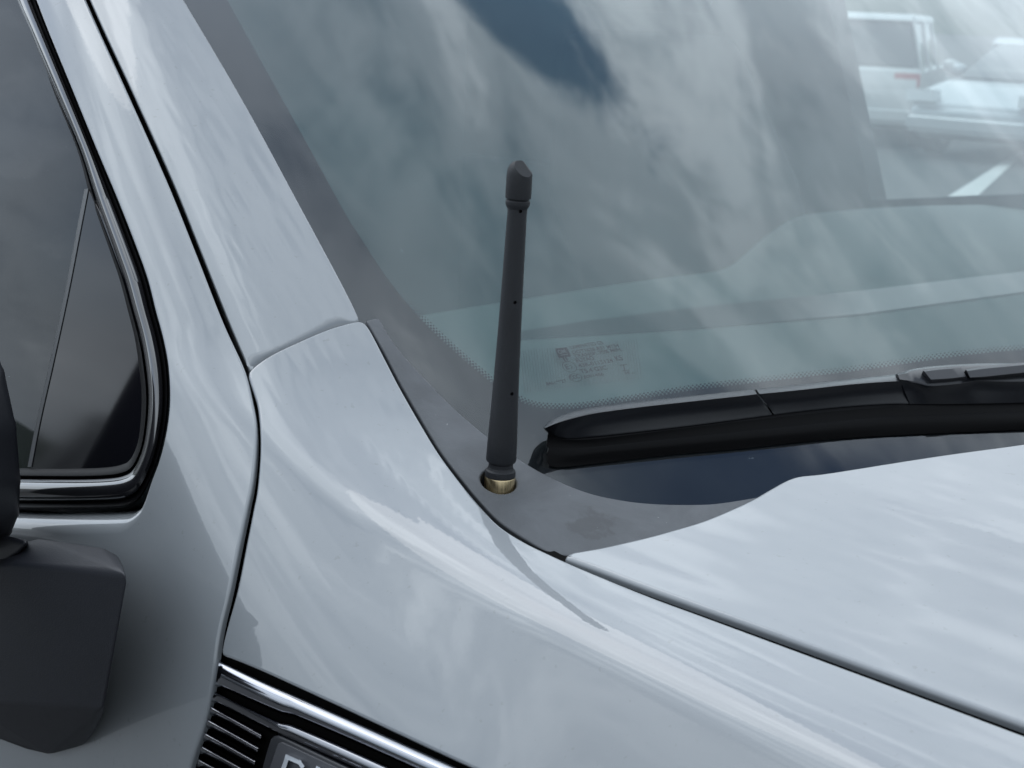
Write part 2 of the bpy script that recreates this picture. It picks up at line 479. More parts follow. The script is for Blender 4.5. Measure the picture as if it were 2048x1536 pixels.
pillar = panel('roof_pillar', PILLAR, off(f_pillar, -.0025), PAINT, truck, rim=pillar_rim)
DOOR = [(45, -300, 1), (171, 0), (250, 174), (333, 359), (390, 500), (444, 637), (489, 736), (504, 790), (513, 842), (513, 893), (506, 961), (494, 1018), (478, 1090), (458, 1182),
        (441, 1250), (432, 1301), (424, 1363), (407, 1448), (379, 1536), (322, 1750), (120, 2700, 1), (-500, 2700, 1), (-500, 1010, 1), (50, 1019), (150, 1019), (225, 1017), (258, 1012), (284, 992), (311, 937), (328, 876), (337, 808), (335, 739), (325, 680), (309, 620), (294, 560), (273, 500), (234, 400), (192, 300), (143, 180), (94, 60), (71, 0), (-44, -300, 1)]
def door_rim(x, y):
    if x < 340 and y > 900 and y < 1100 and x < 300+ (y-900)*.2:
        q = max(0, min(1, (330-x)/90))*max(0, min(1, (y-930)/70)); q = q*q*(3-2*q); return .0018+.0130*q
    return .0018
door = panel('door', DOOR, f_door, PAINT, truck, rim=door_rim, depth=.002)
HOOD = [(1131, 1112), (1140, 1104), (1160, 1100), (1200, 1093), (1250, 1082), (1300, 1070), (1350, 1056), (1400, 1041), (1450, 1021), (1500, 998), (1530, 981), (1560, 964), (1580, 955), (1600, 950),
        (1640, 946), (1700, 937), (1800, 921), (1900, 906), (2048, 886), (3600, 668, 1), (3600, 2010, 1), (2048, 1448), (1800, 1357), (1600, 1284), (1400, 1212), (1300, 1176), (1200, 1138), (1150, 1120)]
hood = panel('hood', HOOD, f_hood, PAINT, truck, rim=.0028, depth=.0015)

# --- dark structure seen through the gaps
inner = panel('inner_structure', [(-600, -400, 1), (170, -400, 1), (385, 0), (735, 632), (860, 850), (960, 985), (1100, 1095), (1170, 1120), (1240, 1112), (1420, 1060), (1540, 1005), (1630, 970), (3500, 720, 1), (3500, 3200, 1), (-600, 2600, 1), (-600, 1030, 1), (260, 1030), (352, 800), (280, 500), (-90, -300)],
              off(lambda P: np.minimum(f_fender(P), np.maximum(f_hood(P), -(P[..., 1]+.05))), -.022), BLACK, truck, rim=.001, step=30, edge_step=25)

# --- cowl with the antenna hole
COWL = [(733, 641, 1), (757, 637), (768, 654), (789, 686), (816, 720), (854, 760), (891, 799), (930, 835), (973, 871), (1042, 920), (1110, 958), (1178, 985), (1247, 1000), (1315, 1007), (1400, 1008),
        (1450, 1004), (1530, 991, 1), (1560, 1010, 1), (1430, 1062), (1320, 1092), (1135, 1112, 1), (1103, 1107), (1050, 1078), (1000, 1044), (960, 1003), (920, 955), (880, 902), (840, 836), (800, 766), (770, 708)]
_h = hit([(997, 962)], f_cowl)[0]; _n = grad(_h[None], f_cowl)[0]
_u = np.cross(_n, [0, 0, 1.]); _u /= np.linalg.norm(_u); _v = np.cross(_n, _u)
HOLE_R = .0102
HOLE = [tuple(proj(_h+HOLE_R*(_u*math.cos(a)+_v*math.sin(a)))) for a in np.linspace(0, 2*math.pi, 28, endpoint=False)]
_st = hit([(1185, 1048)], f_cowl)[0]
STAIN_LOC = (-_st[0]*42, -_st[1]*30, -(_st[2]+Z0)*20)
COWLMAT = cowl_material()
cowl = panel('cowl_panel', COWL, f_cowl, COWLMAT, truck, rim=.0012, depth=.012, holes=[HOLE], edge_step=6.)
# --- windshield
def ws_at(y, z): return np.array([.1325-.14*((.85-y)/.85)**2-z*C_/S_, y, z])
_br, _tr = proj(ws_at(1.6, -.03)), proj(ws_at(1.6, .46))
GLASS = [(100, -500, 1), (340, 0), (560, 400), (690, 640), (800, 830), (930, 960), (1100, 1060, 1), (1500, 1075, 1), (_br[0], _br[1], 1), (_tr[0], _tr[1], 1)]
wind = part_empty('windshield', truck)
glass = panel('glass_pane', GLASS, f_ws, WSGLASS, wind, rim=.001, depth=.003, step=26, edge_step=20)
FRIT_IN = [(290, -300, 1), (455, 0), (510, 100), (566, 200), (624, 305), (690, 425), (726, 482), (772, 552), (832, 627), (894, 689), (984, 766), (1031, 797), (1066, 812), (1110, 817), (1161, 815), (1281, 797), (1400, 778),
           (1690, 744), (2048, 699), (_br[0]-60, 655, 1)]
def film_material():
    m, t, b = mat('hazed_inner_glass'); t.n.remove(b)
    o = t.new('ShaderNodeTexCoord').outputs['Object']
    tr = t.new('ShaderNodeBsdfTransparent', {'Color': (.85, .93, .92, 1)})
    df = t.new('ShaderNodeBsdfDiffuse', {'Color': (.37, .56, .56, 1)})
    k = t.ramp(t.noise(o, 5, 4, .55), [(.3, .23), (.7, .30)])
    mx = t.new('ShaderNodeMixShader', {0: k, 1: tr.outputs[0], 2: df.outputs[0]})
    t.l.new(mx.outputs[0], t.n['Material Output'].inputs[0]); return m
panel('inner_glass', GLASS, off(f_ws, -.0055), film_material(), wind, rim=.001, depth=.002, step=40, edge_step=25)
frit = panel('black_border', GLASS[:-1]+FRIT_IN[::-1], off(f_ws, -.0035), FRIT, wind, rim=.0004, depth=.001, step=40, edge_step=8)
# fading dots along the border
def dots():
    line = resample(spline(FRIT_IN[4:], False, 4.), 420)
    line = line[line[:, 0] < 2200]
    V, F = [], []
    s = np.r_[0, np.cumsum(np.linalg.norm(np.diff(line, axis=0), axis=1))]
    pitch = 8.2; k = 0
    for row in range(3):
        for u in np.arange(0, s[-1], pitch):
            u2 = u+(pitch/2 if row % 2 else 0)
            p = np.array([np.interp(u2, s, line[:, c]) for c in range(2)]); q = np.array([np.interp(u2+2, s, line[:, c]) for c in range(2)])
            t = q-p
            if np.linalg.norm(t) < 1e-6: continue
            t /= np.linalg.norm(t); nn = np.array([t[1], -t[0]])
            fade = min(1, max(0, (p[1]-560)/110))
            if fade <= 0: continue
            c = p+nn*(1.2+row*3.9); r = (3.3, 2.7, 2.0)[row]*fade*(.8 if p[0] > 1500 else 1)
            ring = [c+r*(t*math.cos(a)+nn*math.sin(a)*.85) for a in np.linspace(0, 2*math.pi, 6, endpoint=False)]
            V += ring; F.append(list(range(k, k+6))); k += 6
    V = hit(np.array(V), off(f_ws, -.0033))
    o = mesh_np('fade_dots', V, F, FRIT, wind); o['kind'] = 'stuff'
dots()

# maker's marks printed on the glass
def marks():
    o0 = np.array([1110., 692.])
    P0 = hit([(1185, 735)], off(f_ws, -.0012))[0]; n = grad(P0[None], f_ws)[0]
    ex = hit([(1285, 719)], off(f_ws, -.0012))[0]-P0; ex -= n*(ex@n); ex /= np.linalg.norm(ex)
    ey = np.cross(n, ex)
    def at(px): 
        d = ray(np.array([px], float))[0]; return CP+d*(((P0-CP)@n)/(d@n))
    M = lambda p: Matrix(((ex[0], ey[0], n[0], p[0]), (ex[1], ey[1], n[1], p[1]), (ex[2], ey[2], n[2], p[2]+Z0), (0, 0, 0, 1)))
    def put(name, me, px, m=MARK):
        o = link(name, me, m, wind); o.matrix_world = M(at(px)); return o
    def text(tx, px, h, width=None, m=MARK, name='etched_line'):
        cu = bpy.data.curves.new('etched_line', 'FONT'); cu.body = tx; cu.size = h; cu.fill_mode = 'FRONT'; cu.offset = h*.03
        o = bpy.data.objects.new('etched_line', cu); COL.objects.link(o)
        dg = bpy.context.evaluated_depsgraph_get(); dg.update()
        me = bpy.data.meshes.new_from_object(o.evaluated_get(dg)); bpy.data.objects.remove(o)
        if width:
            xs = [v.co.x for v in me.vertices]; k = width/(max(xs)-min(xs)+1e-9)
            for v in me.vertices: v.co.x *= k
        return put(name, me, px, m)
    def wpx(a, b): return float(np.linalg.norm(at(a)-at(b)))
    hh = wpx((1150, 700), (1152.5, 706))
    for tx, a, b, h in (('LAMINATED GS', (1142, 698), (1208, 690), 1.05), ('DOT1638 AS1 M154', (1146, 708), (1240, 695), 1.05), ('TRANSP. 70% MIN.', (1150, 716), (1247, 703), 1.05), ('FUYAO', (1154, 725), (1190, 720), 1.25),
                        ('43R-0115124', (1159, 735), (1228, 724), 1.15), ('T5.4 G3C', (1163, 747), (1216, 738), 1.25), ('E001486', (1169, 757), (1208, 751), .85), ('84619927', (1094, 771), (1134, 764), .95), ('II', (1128, 722), (1136, 721), 1.2),
                        ('E', (1133, 739), (1140, 738), 1.5), ('2', (1142, 737), (1147, 736), 1.0), ('CCC', (1142, 759), (1160, 756), 1.15), ('KS', (1233, 722), (1247, 720), 1.6), ('34', (1250, 749), (1260, 747), .8)):
        text(tx, a, hh*h*1.45, wpx(a, b))
    def ringm(px, rx, ry, th, name='etched_ring'):
        V, F = [], []; N_ = 36
        for i in range(N_):
            a = 2*math.pi*i/N_
            V += [(rx*math.cos(a), ry*math.sin(a), 0), ((rx-th)*math.cos(a), (ry-th)*math.sin(a), 0)]
        for i in range(N_): j = (i+1) % N_; F.append((2*i, 2*j, 2*j+1, 2*i+1))
        me = bpy.data.meshes.new(name); me.from_pydata(V, [], F); put(name, me, px)
    s_ = wpx((1139, 733), (1152, 731))
    ringm((1139, 733.5), s_, s_*1.0, s_*.10); ringm((1151, 755), s_*.95, s_*.72, s_*.10)
    def quads(name, qs, m=MARK, dz=0):
        V, F = [], []
        for q in qs: F.append(list(range(len(V), len(V)+4))); V += [tuple(at(p)+n*dz+np.array((0, 0, Z0))) for p in q]
        me = bpy.data.meshes.new(name); me.from_pydata(V, [], F); link(name, me, m, wind)
    quads('etched_badge', [[(1110, 697), (1134, 694.5), (1142, 713), (1118, 716)]])
    lt = simple('etched_pale', (.13, .15, .155), .6)
    o = text('GM', (1117.5, 708.5), hh*1.7, wpx((1117.5, 708.5), (1133, 706.5)), lt, 'badge_letters'); o.location = o.location+Vector(n)*.0003
    quads('badge_underline', [[(1120, 710.5), (1135, 708.7), (1135.6, 710.2), (1120.7, 712)]], lt, .0003)
    quads('etched_arrow', [[(1239, 730), (1254, 728), (1254.5, 729.6), (1239.5, 731.6)], [(1244, 741), (1259, 739), (1259.5, 740.6), (1244.5, 742.6)], [(1246, 730), (1248, 730), (1251, 741), (1249, 741)]])
    quads('etched_dash', [[(1263, 746), (1271, 745), (1271.2, 746), (1263.2, 747)]])
    # fine raised hatching of the marked field
    qs = []
    for k in range(44):
        x0 = 1040+k*5.4
        top, bot = np.array((x0, 701-(x0-1040)*.097)), np.array((x0+10, 786-(x0-1040)*.125))
        qs.append([tuple(top), (top[0]+1.1, top[1]), (bot[0]+1.1, bot[1]), tuple(bot)])
    quads('hatched_field', qs, HATCH)
HATCH = simple('hatch_tint', (.10, .125, .125), .6)
marks()

# --- antenna
ant = part_empty('antenna', truck)
_tipd = ray(np.array([[1041., 322.]]))[0]
_bp = np.array([0, 0, 0.]); _t = ((_bp-CP)@np.array([FWD[0], FWD[1], 0]))/(_tipd@np.array([FWD[0], FWD[1], 0]))
TIP = CP+_tipd*_t; AX = TIP/np.linalg.norm(TIP); LA = np.linalg.norm(TIP)
PXM = LA/660.
def AS(y): return (985-y)/660.*LA*1.0
R_ = lambda px: px*.5/CAM_F*CAM_D*1.0
mast_prof = [(AS(936), R_(49)), (AS(924), R_(49)), (AS(922.5), R_(45)), (AS(919.5), R_(45)), (AS(919), R_(58)), (AS(915), R_(60.5)), (AS(880), R_(59)), (AS(800), R_(53)), (AS(700), R_(47.5)), (AS(600), R_(43)), (AS(500), R_(40)), (AS(425), R_(37.5)), (AS(416), R_(38)),
             (AS(410), R_(45)), (AS(406), R_(47)), (AS(401), R_(47)), (AS(399), R_(44)), (AS(398), R_(41)), (AS(394), R_(41))]
collar_prof = [(AS(951), R_(58)), (AS(950), R_(61)), (AS(941), R_(61)), (AS(938), R_(60)), (AS(935), R_(53)), (AS(931), R_(50))]
cap_prof = [(AS(397), R_(42)), (AS(396), R_(48.5)), (AS(394), R_(49.5)), (AS(360), R_(49.5)), (AS(348), R_(49)), (AS(340), R_(46)), (AS(333), R_(39)), (AS(328), R_(30)), (AS(325), R_(18)), (AS(324), R_(3))]
mast = lathe('mast', mast_prof, (0, 0, 0), AX, ANTRUB, ant)
lathe('collar', collar_prof, (0, 0, 0), AX, ANTRUB, ant)
capo = lathe('cap', cap_prof, (0, 0, 0), AX, ANTRUB, ant)
lathe('brass_nut', [(AS(1035), R_(46)), (AS(1005), R_(60)), (AS(985), R_(61)), (AS(953), R_(61.5)), (AS(951), R_(60)), (AS(950), R_(50))], (0, 0, 0), AX, BRASS, ant)
# sleeve below the hole
lathe('socket', [(-.004, HOLE_R*1.02), (-.05, HOLE_R*1.02)], tuple(_h), tuple(_n), BLACK, ant, cap=False)
def cut(o, cutters):
    for c in cutters:
        md = o.modifiers.new('cut', 'BOOLEAN'); md.operation = 'DIFFERENCE'; md.object = c; md.solver = 'EXACT'
    dg = bpy.context.evaluated_depsgraph_get(); dg.update()
    me = bpy.data.meshes.new_from_object(o.evaluated_get(dg)); o.modifiers.clear(); o.data = me
    me.set_sharp_from_angle(angle=math.radians(24))
    for c in cutters: bpy.data.objects.remove(c)
cs = []
def drill(px, r=.0010, deep=.003):
    ry = ray(np.array([px], float))[0]
    # nearest point of the ray to the axis, then out to the surface
    best = min(np.linspace(.6, 1.1, 2000), key=lambda t: np.linalg.norm((CP+ry*t)-AX*((CP+ry*t)@AX)))
    q = CP+ry*best; s = q@AX; rad = np.interp(s, [p[0] for p in mast_prof], [p[1] for p in mast_prof])
    e = np.linalg.norm(q-AX*s)
    q = q-ry*math.sqrt(max(rad**2-e**2, 1e-8)); nn = q-AX*(q@AX); nn /= np.linalg.norm(nn)
    cs.append(lathe('cutter', [(-deep, r), (.004, r)], tuple(q), tuple(nn), BLACK, None, 14))
for px in ((1041, 423), (1030, 605), (1024, 788)): drill(px)
cut(mast, cs)
# slanted facets of the cap
nrm1 = (RT*.50+UP*.50-FWD*.71); nrm1 /= np.linalg.norm(nrm1)
def plane_cut(o, pt, nr):
    bm = bmesh.new(); bm.from_mesh(o.data)
    r = bmesh.ops.bisect_plane(bm, geom=bm.verts[:]+bm.edges[:]+bm.faces[:], dist=1e-6, plane_co=Vector(pt)+Vector((0, 0, Z0)), plane_no=Vector(nr), clear_outer=True)
    ed = [e for e in r['geom_cut'] if isinstance(e, bmesh.types.BMEdge)]
    bmesh.ops.holes_fill(bm, edges=[e for e in bm.edges if e.is_boundary], sides=0)
    bm.to_mesh(o.data); bm.free(); o.data.set_sharp_from_angle(angle=math.radians(25))
sw = AX*AS(352)
plane_cut(capo, sw+nrm1*R_(35), nrm1)
nrm2 = (RT*.80+UP*.58-FWD*.18); nrm2 /= np.linalg.norm(nrm2)
plane_cut(capo, sw+nrm2*R_(41.5), nrm2)

# --- wiper
wip = part_empty('wiper', truck)
T0 = [(1088, 853), (1104, 838), (1150, 822), (1200, 812), (1300, 800), (1400, 790), (1500, 779), (1508, 778)]
T1 = [(1089, 857), (1114, 846), (1160, 833), (1200, 825), (1300, 812), (1400, 801), (1500, 790), (1514, 788)]
T2 = [(1091, 862), (1108, 872), (1135, 876.5), (1200, 872), (1300, 861), (1400, 849), (1500, 836), (1545, 830)]
def lerp_rows(a, b, s, dy=0):
    A = resample(spline(a, False, 4.), 40); B = resample(spline(b, False, 4.), 40)
    return [tuple(p) for p in A+(B-A)*s+np.array([0, dy])]
def cover(name, a, b, c, n=60):
    loft(name, [(a, .0165), (lerp_rows(a, b, .35), .0200), (lerp_rows(a, b, .75), .0232), (lerp_rows(b, c, .0), .0243), (lerp_rows(b, c, .25), .0205), (lerp_rows(b, c, .6), .0160), (lerp_rows(b, c, .93), .0130), (c, .0122)], f_ws, WIPERPL, wip, n,
         back=[(7, -.0006, tuple(FWD*.004)), (0, -.001, tuple(FWD*.008))], sharp=50)
cover('blade_tip_cover', T0, T1, T2)
M0 = [(1512, 778), (1600, 769), (1700, 758), (1780, 750), (1812, 744)]
M1 = [(1519, 788), (1600, 780), (1700, 769), (1780, 763), (1815, 762)]
M2 = [(1549, 829.5), (1620, 821), (1700, 813), (1780, 808), (1838, 808)]
cover('blade_cover', M0, M1, M2)
K0 = [(1795, 748), (1830, 737), (1884, 731), (1957, 727), (2048, 726), (2300, 722)]
K1 = [(1800, 760), (1833, 766), (1862, 772), (1921, 767), (1957, 762), (2048, 763), (2300, 752)]
K2 = [(1820, 808), (1860, 808), (1900, 808), (1957, 807), (2048, 805), (2300, 795)]
loft('blade_clip', [(K0, .0205), (lerp_rows(K0, K1, .2), .0246), (lerp_rows(K0, K1, .9), .0254), (K1, .0249), (lerp_rows(K1, K2, .15), .0226), (lerp_rows(K1, K2, .5), .0185), (K2, .0126)], f_ws, WIPERPL, wip, 60,
     back=[(6, -.0006, tuple(FWD*.004)), (0, -.001, tuple(FWD*.008))], sharp=35)
loft('clip_button', [([(1847, 741), (1880, 737), (1921, 733)], .0268), ([(1849, 743), (1882, 739), (1923, 736)], .0282), ([(1862, 759), (1897, 757), (1932, 753)], .0282), ([(1864, 763), (1899, 760), (1935, 756)], .0268)], f_ws, SATIN, wip, 12,
     back=[(3, -.003, (0, 0, 0)), (0, -.003, (0, 0, 0))], sharp=30)
loft('wiper_arm', [([(1932, 739), (1970, 733), (2048, 725), (2400, 690)], .0275), ([(1934, 742), (1972, 737), (2048, 730), (2400, 696)], .0300), ([(1940, 755), (1972, 753), (2048, 745), (2400, 712)], .0295), ([(1942, 757), (1972, 756), (2048, 750), (2400, 718)], .0255)], f_ws, SATIN, wip, 40,
     back=[(3, -.006, (0, 0, 0)), (0, -.006, (0, 0, 0))], sharp=30)
def carrier(name, rows, n=70): loft(name, rows, f_ws, RUBBER, wip, n, back=[(len(rows)-1, -.0004, tuple(FWD*.003)), (0, 0., tuple(FWD*.006))], sharp=40)
carrier('blade_carrier', [([(1096, 868), (1140, 870), (1200, 866), (1545, 826), (1800, 800), (2300, 780)], .0118), ([(1095, 876), (1140, 880), (1200, 877), (1545, 836), (1800, 813), (2300, 792)], .0115),
                          ([(1094, 884), (1140, 886), (1200, 884), (1545, 845), (1800, 822), (2300, 802)], .0095), ([(1093, 893), (1140, 897), (1200, 893), (1545, 858), (1800, 834), (2300, 815)], .0078)])
carrier('rubber_blade', [([(1097, 888), (1140, 893), (1200, 890), (1545, 855), (1800, 832), (2300, 813)], .0080), ([(1098, 898), (1140, 901), (1200, 898), (1545, 863), (1800, 840), (2300, 822)], .0078),
                         ([(1094, 908), (1140, 914), (1200, 908), (1545, 874), (1800, 850), (2300, 833)], .0058), ([(1094, 922), (1108, 925), (1200, 917), (1545, 883), (1800, 862), (2300, 846)], .0030),
                         ([(1099, 932), (1114, 935), (1200, 926), (1348, 909), (1485, 897), (1621, 882), (1758, 872), (2048, 859), (2300, 848)], .0010)])

# --- door window, trim
win = part_empty('side_window', door)

WOUT = [(-500, 1010, 1), (50, 1019), (150, 1019), (225, 1017), (258, 1012), (284, 992), (311, 937), (328, 876), (337, 808), (335, 739), (325, 680), (309, 620), (294, 560), (273, 500), (234, 400), (192, 300), (143, 180), (94, 60), (71, 0), (-44, -300, 1)]
WIN_ = [(-500, 930, 1), (50, 937), (150, 938), (210, 936), (245, 930), (262, 918), (276, 885), (282, 840), (283, 790), (278, 740), (268, 680), (252, 620), (235, 560), (214, 500), (179, 400), (151, 300), (101, 180), (49, 60), (22, 0), (-93, -300, 1)]
def ring(name, cuts, m, n=150, sharp=50):
    # equal knots on both lines, ten samples each
    def dense(L):
        L = [np.array(p[:2], float) for p in L]; o = []
        for i in range(len(L)-1):
            a, b = L[i], L[i+1]; pa = L[i-1] if i else a*2-b; pb = L[i+2] if i+2 < len(L) else b*2-a
            for t in np.linspace(0, 1, 10, endpoint=False):
                ma, mb = (b-pa)*.5, (pb-a)*.5
                Lg = np.linalg.norm(b-a)
                ma = ma*min(1, 1.3*Lg/np.linalg.norm(ma)); mb = mb*min(1, 1.3*Lg/np.linalg.norm(mb))
                o.append((2*t**3-3*t*t+1)*a+(t**3-2*t*t+t)*ma+(-2*t**3+3*t*t)*b+(t**3-t*t)*mb)
        o.append(L[-1]); return np.array(o)
    A, B = dense(WOUT), dense(WIN_)
    R = [hit(A+(B-A)*s, off(f_door, h)) for s, h in cuts]
    V = np.concatenate(R); n = len(A); F = []
    for i in range(len(R)-1):
        for j in range(n-1): F.append((i*n+j, i*n+j+1, (i+1)*n+j+1, (i+1)*n+j))
    N = None
    o = mesh_np(name, V, F, m, win, None, sharp)
    bm = bmesh.new(); bm.from_mesh(o.data)
    s = sum((q.normal.dot(Vector(CP)+Vector((0, 0, Z0))-q.calc_center_median()) > 0) for q in bm.faces)
    if s < len(bm.faces)/2: bmesh.ops.reverse_faces(bm, faces=bm.faces[:])
    bm.to_mesh(o.data); bm.free(); o.data.set_sharp_from_angle(angle=math.radians(sharp))
    return o
ring('outer_seal', [(0, -.020), (.005, -.006), (.06, -.004), (.15, -.005), (.2, -.008), (.26, -.016)], RUBBER)
ring('window_moulding', [(.17, -.016), (.18, -.0065), (.24, -.0030), (.36, -.0012), (.5, -.0008), (.64, -.0020), (.72, -.0045), (.76, -.0085), (.77, -.016)], GLOSSBLACK)
ring('inner_seal', [(.74, -.016), (.77, -.0105), (.83, -.0085), (.90, -.0090), (.97, -.0115), (1.01, -.0150), (1.03, -.024)], RUBBER)
GW = [(-500, 950, 1), (60, 950), (200, 948), (262, 938), (285, 900), (296, 800), (284, 680), (240, 510), (180, 340), (106, 170), (36, 0), (-90, -300, 1), (-500, -300, 1)]
panel('window_glass', GW, f_win, SIDEGLASS, win, rim=.0005, depth=.003, step=25, edge_step=15)
AP = [(175, 376, 1), (160, 450), (135, 580), (105, 720), (78, 840), (60, 932, 1), (65, 945, 1), (200, 945), (262, 935), (283, 890), (292, 800), (283, 690), (250, 555), (214, 455)]
panel('corner_panel', AP, off(f_win, .0016), SAIL, win, rim=.0006, depth=.0012, step=20, edge_step=8)

dl = [(60, 934), (78, 841), (105, 721), (135, 581), (160, 451), (174, 378)]
loft('divider_bar', [([(p[0]-5, p[1]) for p in dl], .0008), ([(p[0]-4, p[1]) for p in dl], .0017), ([(p[0]+2.5, p[1]) for p in dl], .0021), ([(p[0]+4, p[1]) for p in dl], .0015)], f_win, DIVID, win, 40, sharp=60)
# --- door mirror
mir = part_empty('door_mirror', truck)
def hull(name, pts, m, parent, bev=.004, segs=3):
    bm = bmesh.new()
    for p in pts: bm.verts.new((p[0], p[1], p[2]+Z0))
    r = bmesh.ops.convex_hull(bm, input=bm.verts[:])
    bmesh.ops.delete(bm, geom=[v for v in bm.verts if not v.link_faces], context='VERTS')
    bmesh.ops.dissolve_limit(bm, angle_limit=math.radians(4), verts=bm.verts[:], edges=bm.edges[:])
    bmesh.ops.bevel(bm, geom=bm.edges[:], offset=bev, segments=segs, profile=.6, affect='EDGES', clamp_overlap=True)
    bmesh.ops.recalc_face_normals(bm, faces=bm.faces[:])
    return bm_obj(name, bm, m, parent, 60)
def on_y(px, y):
    d = ray(np.array([px], float))[0]; return CP+d*((y-CP[1])/d[1])
yf, yb = -.205, -.150
front = [(-60, 1150), (25, 1128), (247, 1140), (254, 1160), (206, 1420), (192, 1455), (168, 1492), (100, 1511), (60, 1500), (-80, 1455)]
topb = [(62, 1082), (80, 1075), (205, 1094), (235, 1110), (250, 1140), (-60, 1110)]
hull('mirror_foot', [on_y(p, yf) for p in front[1:5]]+[on_y(p, yf) for p in ((-80, 1150), (-80, 1400), (60, 1400), (195, 1400))]+[on_y(p, yf+.028) for p in ((206, 1430), (190, 1462), (165, 1493), (100, 1511), (55, 1500), (-80, 1450))]
     + [on_y(p, yf+.026) for p in topb], TEXTURED, mir, .003)
hh = [(-60, 610), (-18, 660), (14, 740), (38, 850), (47, 960), (44, 1030), (27, 1072), (-8, 1092)]
_f = [on_y(p, -.185) for p in hh]; _c = np.mean(_f, axis=0)
hull('mirror_housing', _f+[_c+(p-_c)*.92+np.array((-.075, .0, 0)) for p in _f]+[p+np.array((.022, -.05, .004)) for p in _f]+[_c+(p-_c)*.95+np.array((.015, -.23, .01)) for p in _f]+[_c+(p-_c)*.85+np.array((-.075, -.23, .01)) for p in _f],
     SATIN, mir, .007, 4)
hull('mirror_arm', [on_y(p, y) for p in ((-120, 1060), (10, 1070), (60, 1082), (40, 1105), (0, 1135), (-120, 1200)) for y in (-.172, -.196)], SATIN, mir, .003)

# --- fender vent and nameplate
vent = part_empty('fender_vent', truck)
fv = f_fender
def line(p, q): return [p, ((p[0]+q[0])/2, (p[1]+q[1])/2), q]
panel('vent_recess', [(430, 1300, 1), (460, 1312), (1000, 1550), (1500, 1772, 1), (1500, 2100, 1), (300, 2000, 1), (378, 1600), (395, 1500)], off(fv, -.008), BLACK, vent, rim=.0005, step=30, edge_step=15)
def band(T, B, cuts, slant, n=110):
    t, b = spline(T, False, 4.), spline(B, False, 4.)
    xs = np.linspace(T[0][0], T[-1][0], n)
    rows = []
    for sc, h in cuts:
        x = xs-slant*sc*np.clip((xs[-1]-xs)/(xs[-1]-xs[0]), 0, 1)
        yt, yb = np.interp(x, t[:, 0], t[:, 1]), np.interp(x, b[:, 0], b[:, 1])
        rows.append(([(x[k], yt[k]+(yb[k]-yt[k])*sc) for k in range(n)], h))
    return rows
UT = [(439, 1318), (441, 1319), (527, 1360), (700, 1437), (913, 1533), (1400, 1752)]
UB = [(432, 1373), (434, 1374), (527, 1415), (556, 1427), (567, 1431), (580, 1432), (592, 1436), (700, 1482), (913, 1578), (1400, 1798)]
rows = band(UT, UB, [(0, -.004), (.03, -.0005), (.08, .0010), (.18, .0026), (.40, .0040), (.62, .0042), (.82, .0030), (.95, .0006), (1., -.006)], 9)
rows = [([q for q in r_ if q[0] > 424 or 1], h) for r_, h in rows]
loft('upper_trim', rows, fv, DARKCHROME, vent, 110, sharp=60)
LT = [(430, 1382), (432, 1383), (543, 1435), (562, 1443), (575, 1444), (590, 1449), (700, 1496), (1400, 1812)]
LB = [(422, 1404), (424, 1405), (535, 1462), (560, 1476), (585, 1488), (700, 1540), (1400, 1858)]
loft('lower_trim', band(LT, LB, [(0, -.006), (.05, -.0004), (.12, .0012), (.25, .0022), (.5, .0022), (.72, .0010), (.92, -.0015), (1., -.006)], 8), fv, BLACKCHROME, vent, 110, sharp=60)
def slat(dx, dy, w_=0):
    a = lambda p, h: ([(p[0]+dx+3, p[1]+dy+1.6), (p[0]+dx+52, p[1]+dy+28), (p[0]+dx+104+w_, p[1]+dy+57)], h)
    return [a((419, 1407), -.0060), a((418.6, 1409.5), -.0010), a((418.2, 1412), .0008), a((418, 1414.5), .0012), a((417, 1421), .0000), a((415.6, 1428), -.0030), a((415, 1431), -.008)]
for i, (dx, dy) in enumerate(((0, 0), (-6.3, 26), (-12.5, 52.5), (-18.5, 79), (-25, 105), (-31, 131))):
    loft('slat', slat(dx, dy), fv, BLACKCHROME, vent, 24, sharp=60)
panel('plate_frame', [(551, 1471), (562, 1473), (700, 1537), (1200, 1766, 1), (1150, 1905, 1), (505, 1645), (499, 1630), (540, 1478)], off(fv, .0012), SATIN, vent, rim=.0012, step=20, edge_step=6)
nplate = panel('nameplate', [(561, 1484), (570, 1487), (700, 1547), (1190, 1772, 1), (1148, 1888, 1), (516, 1634), (512, 1622), (555, 1488)], off(fv, .0021), PLATE, vent, rim=.0005, step=20, edge_step=6)
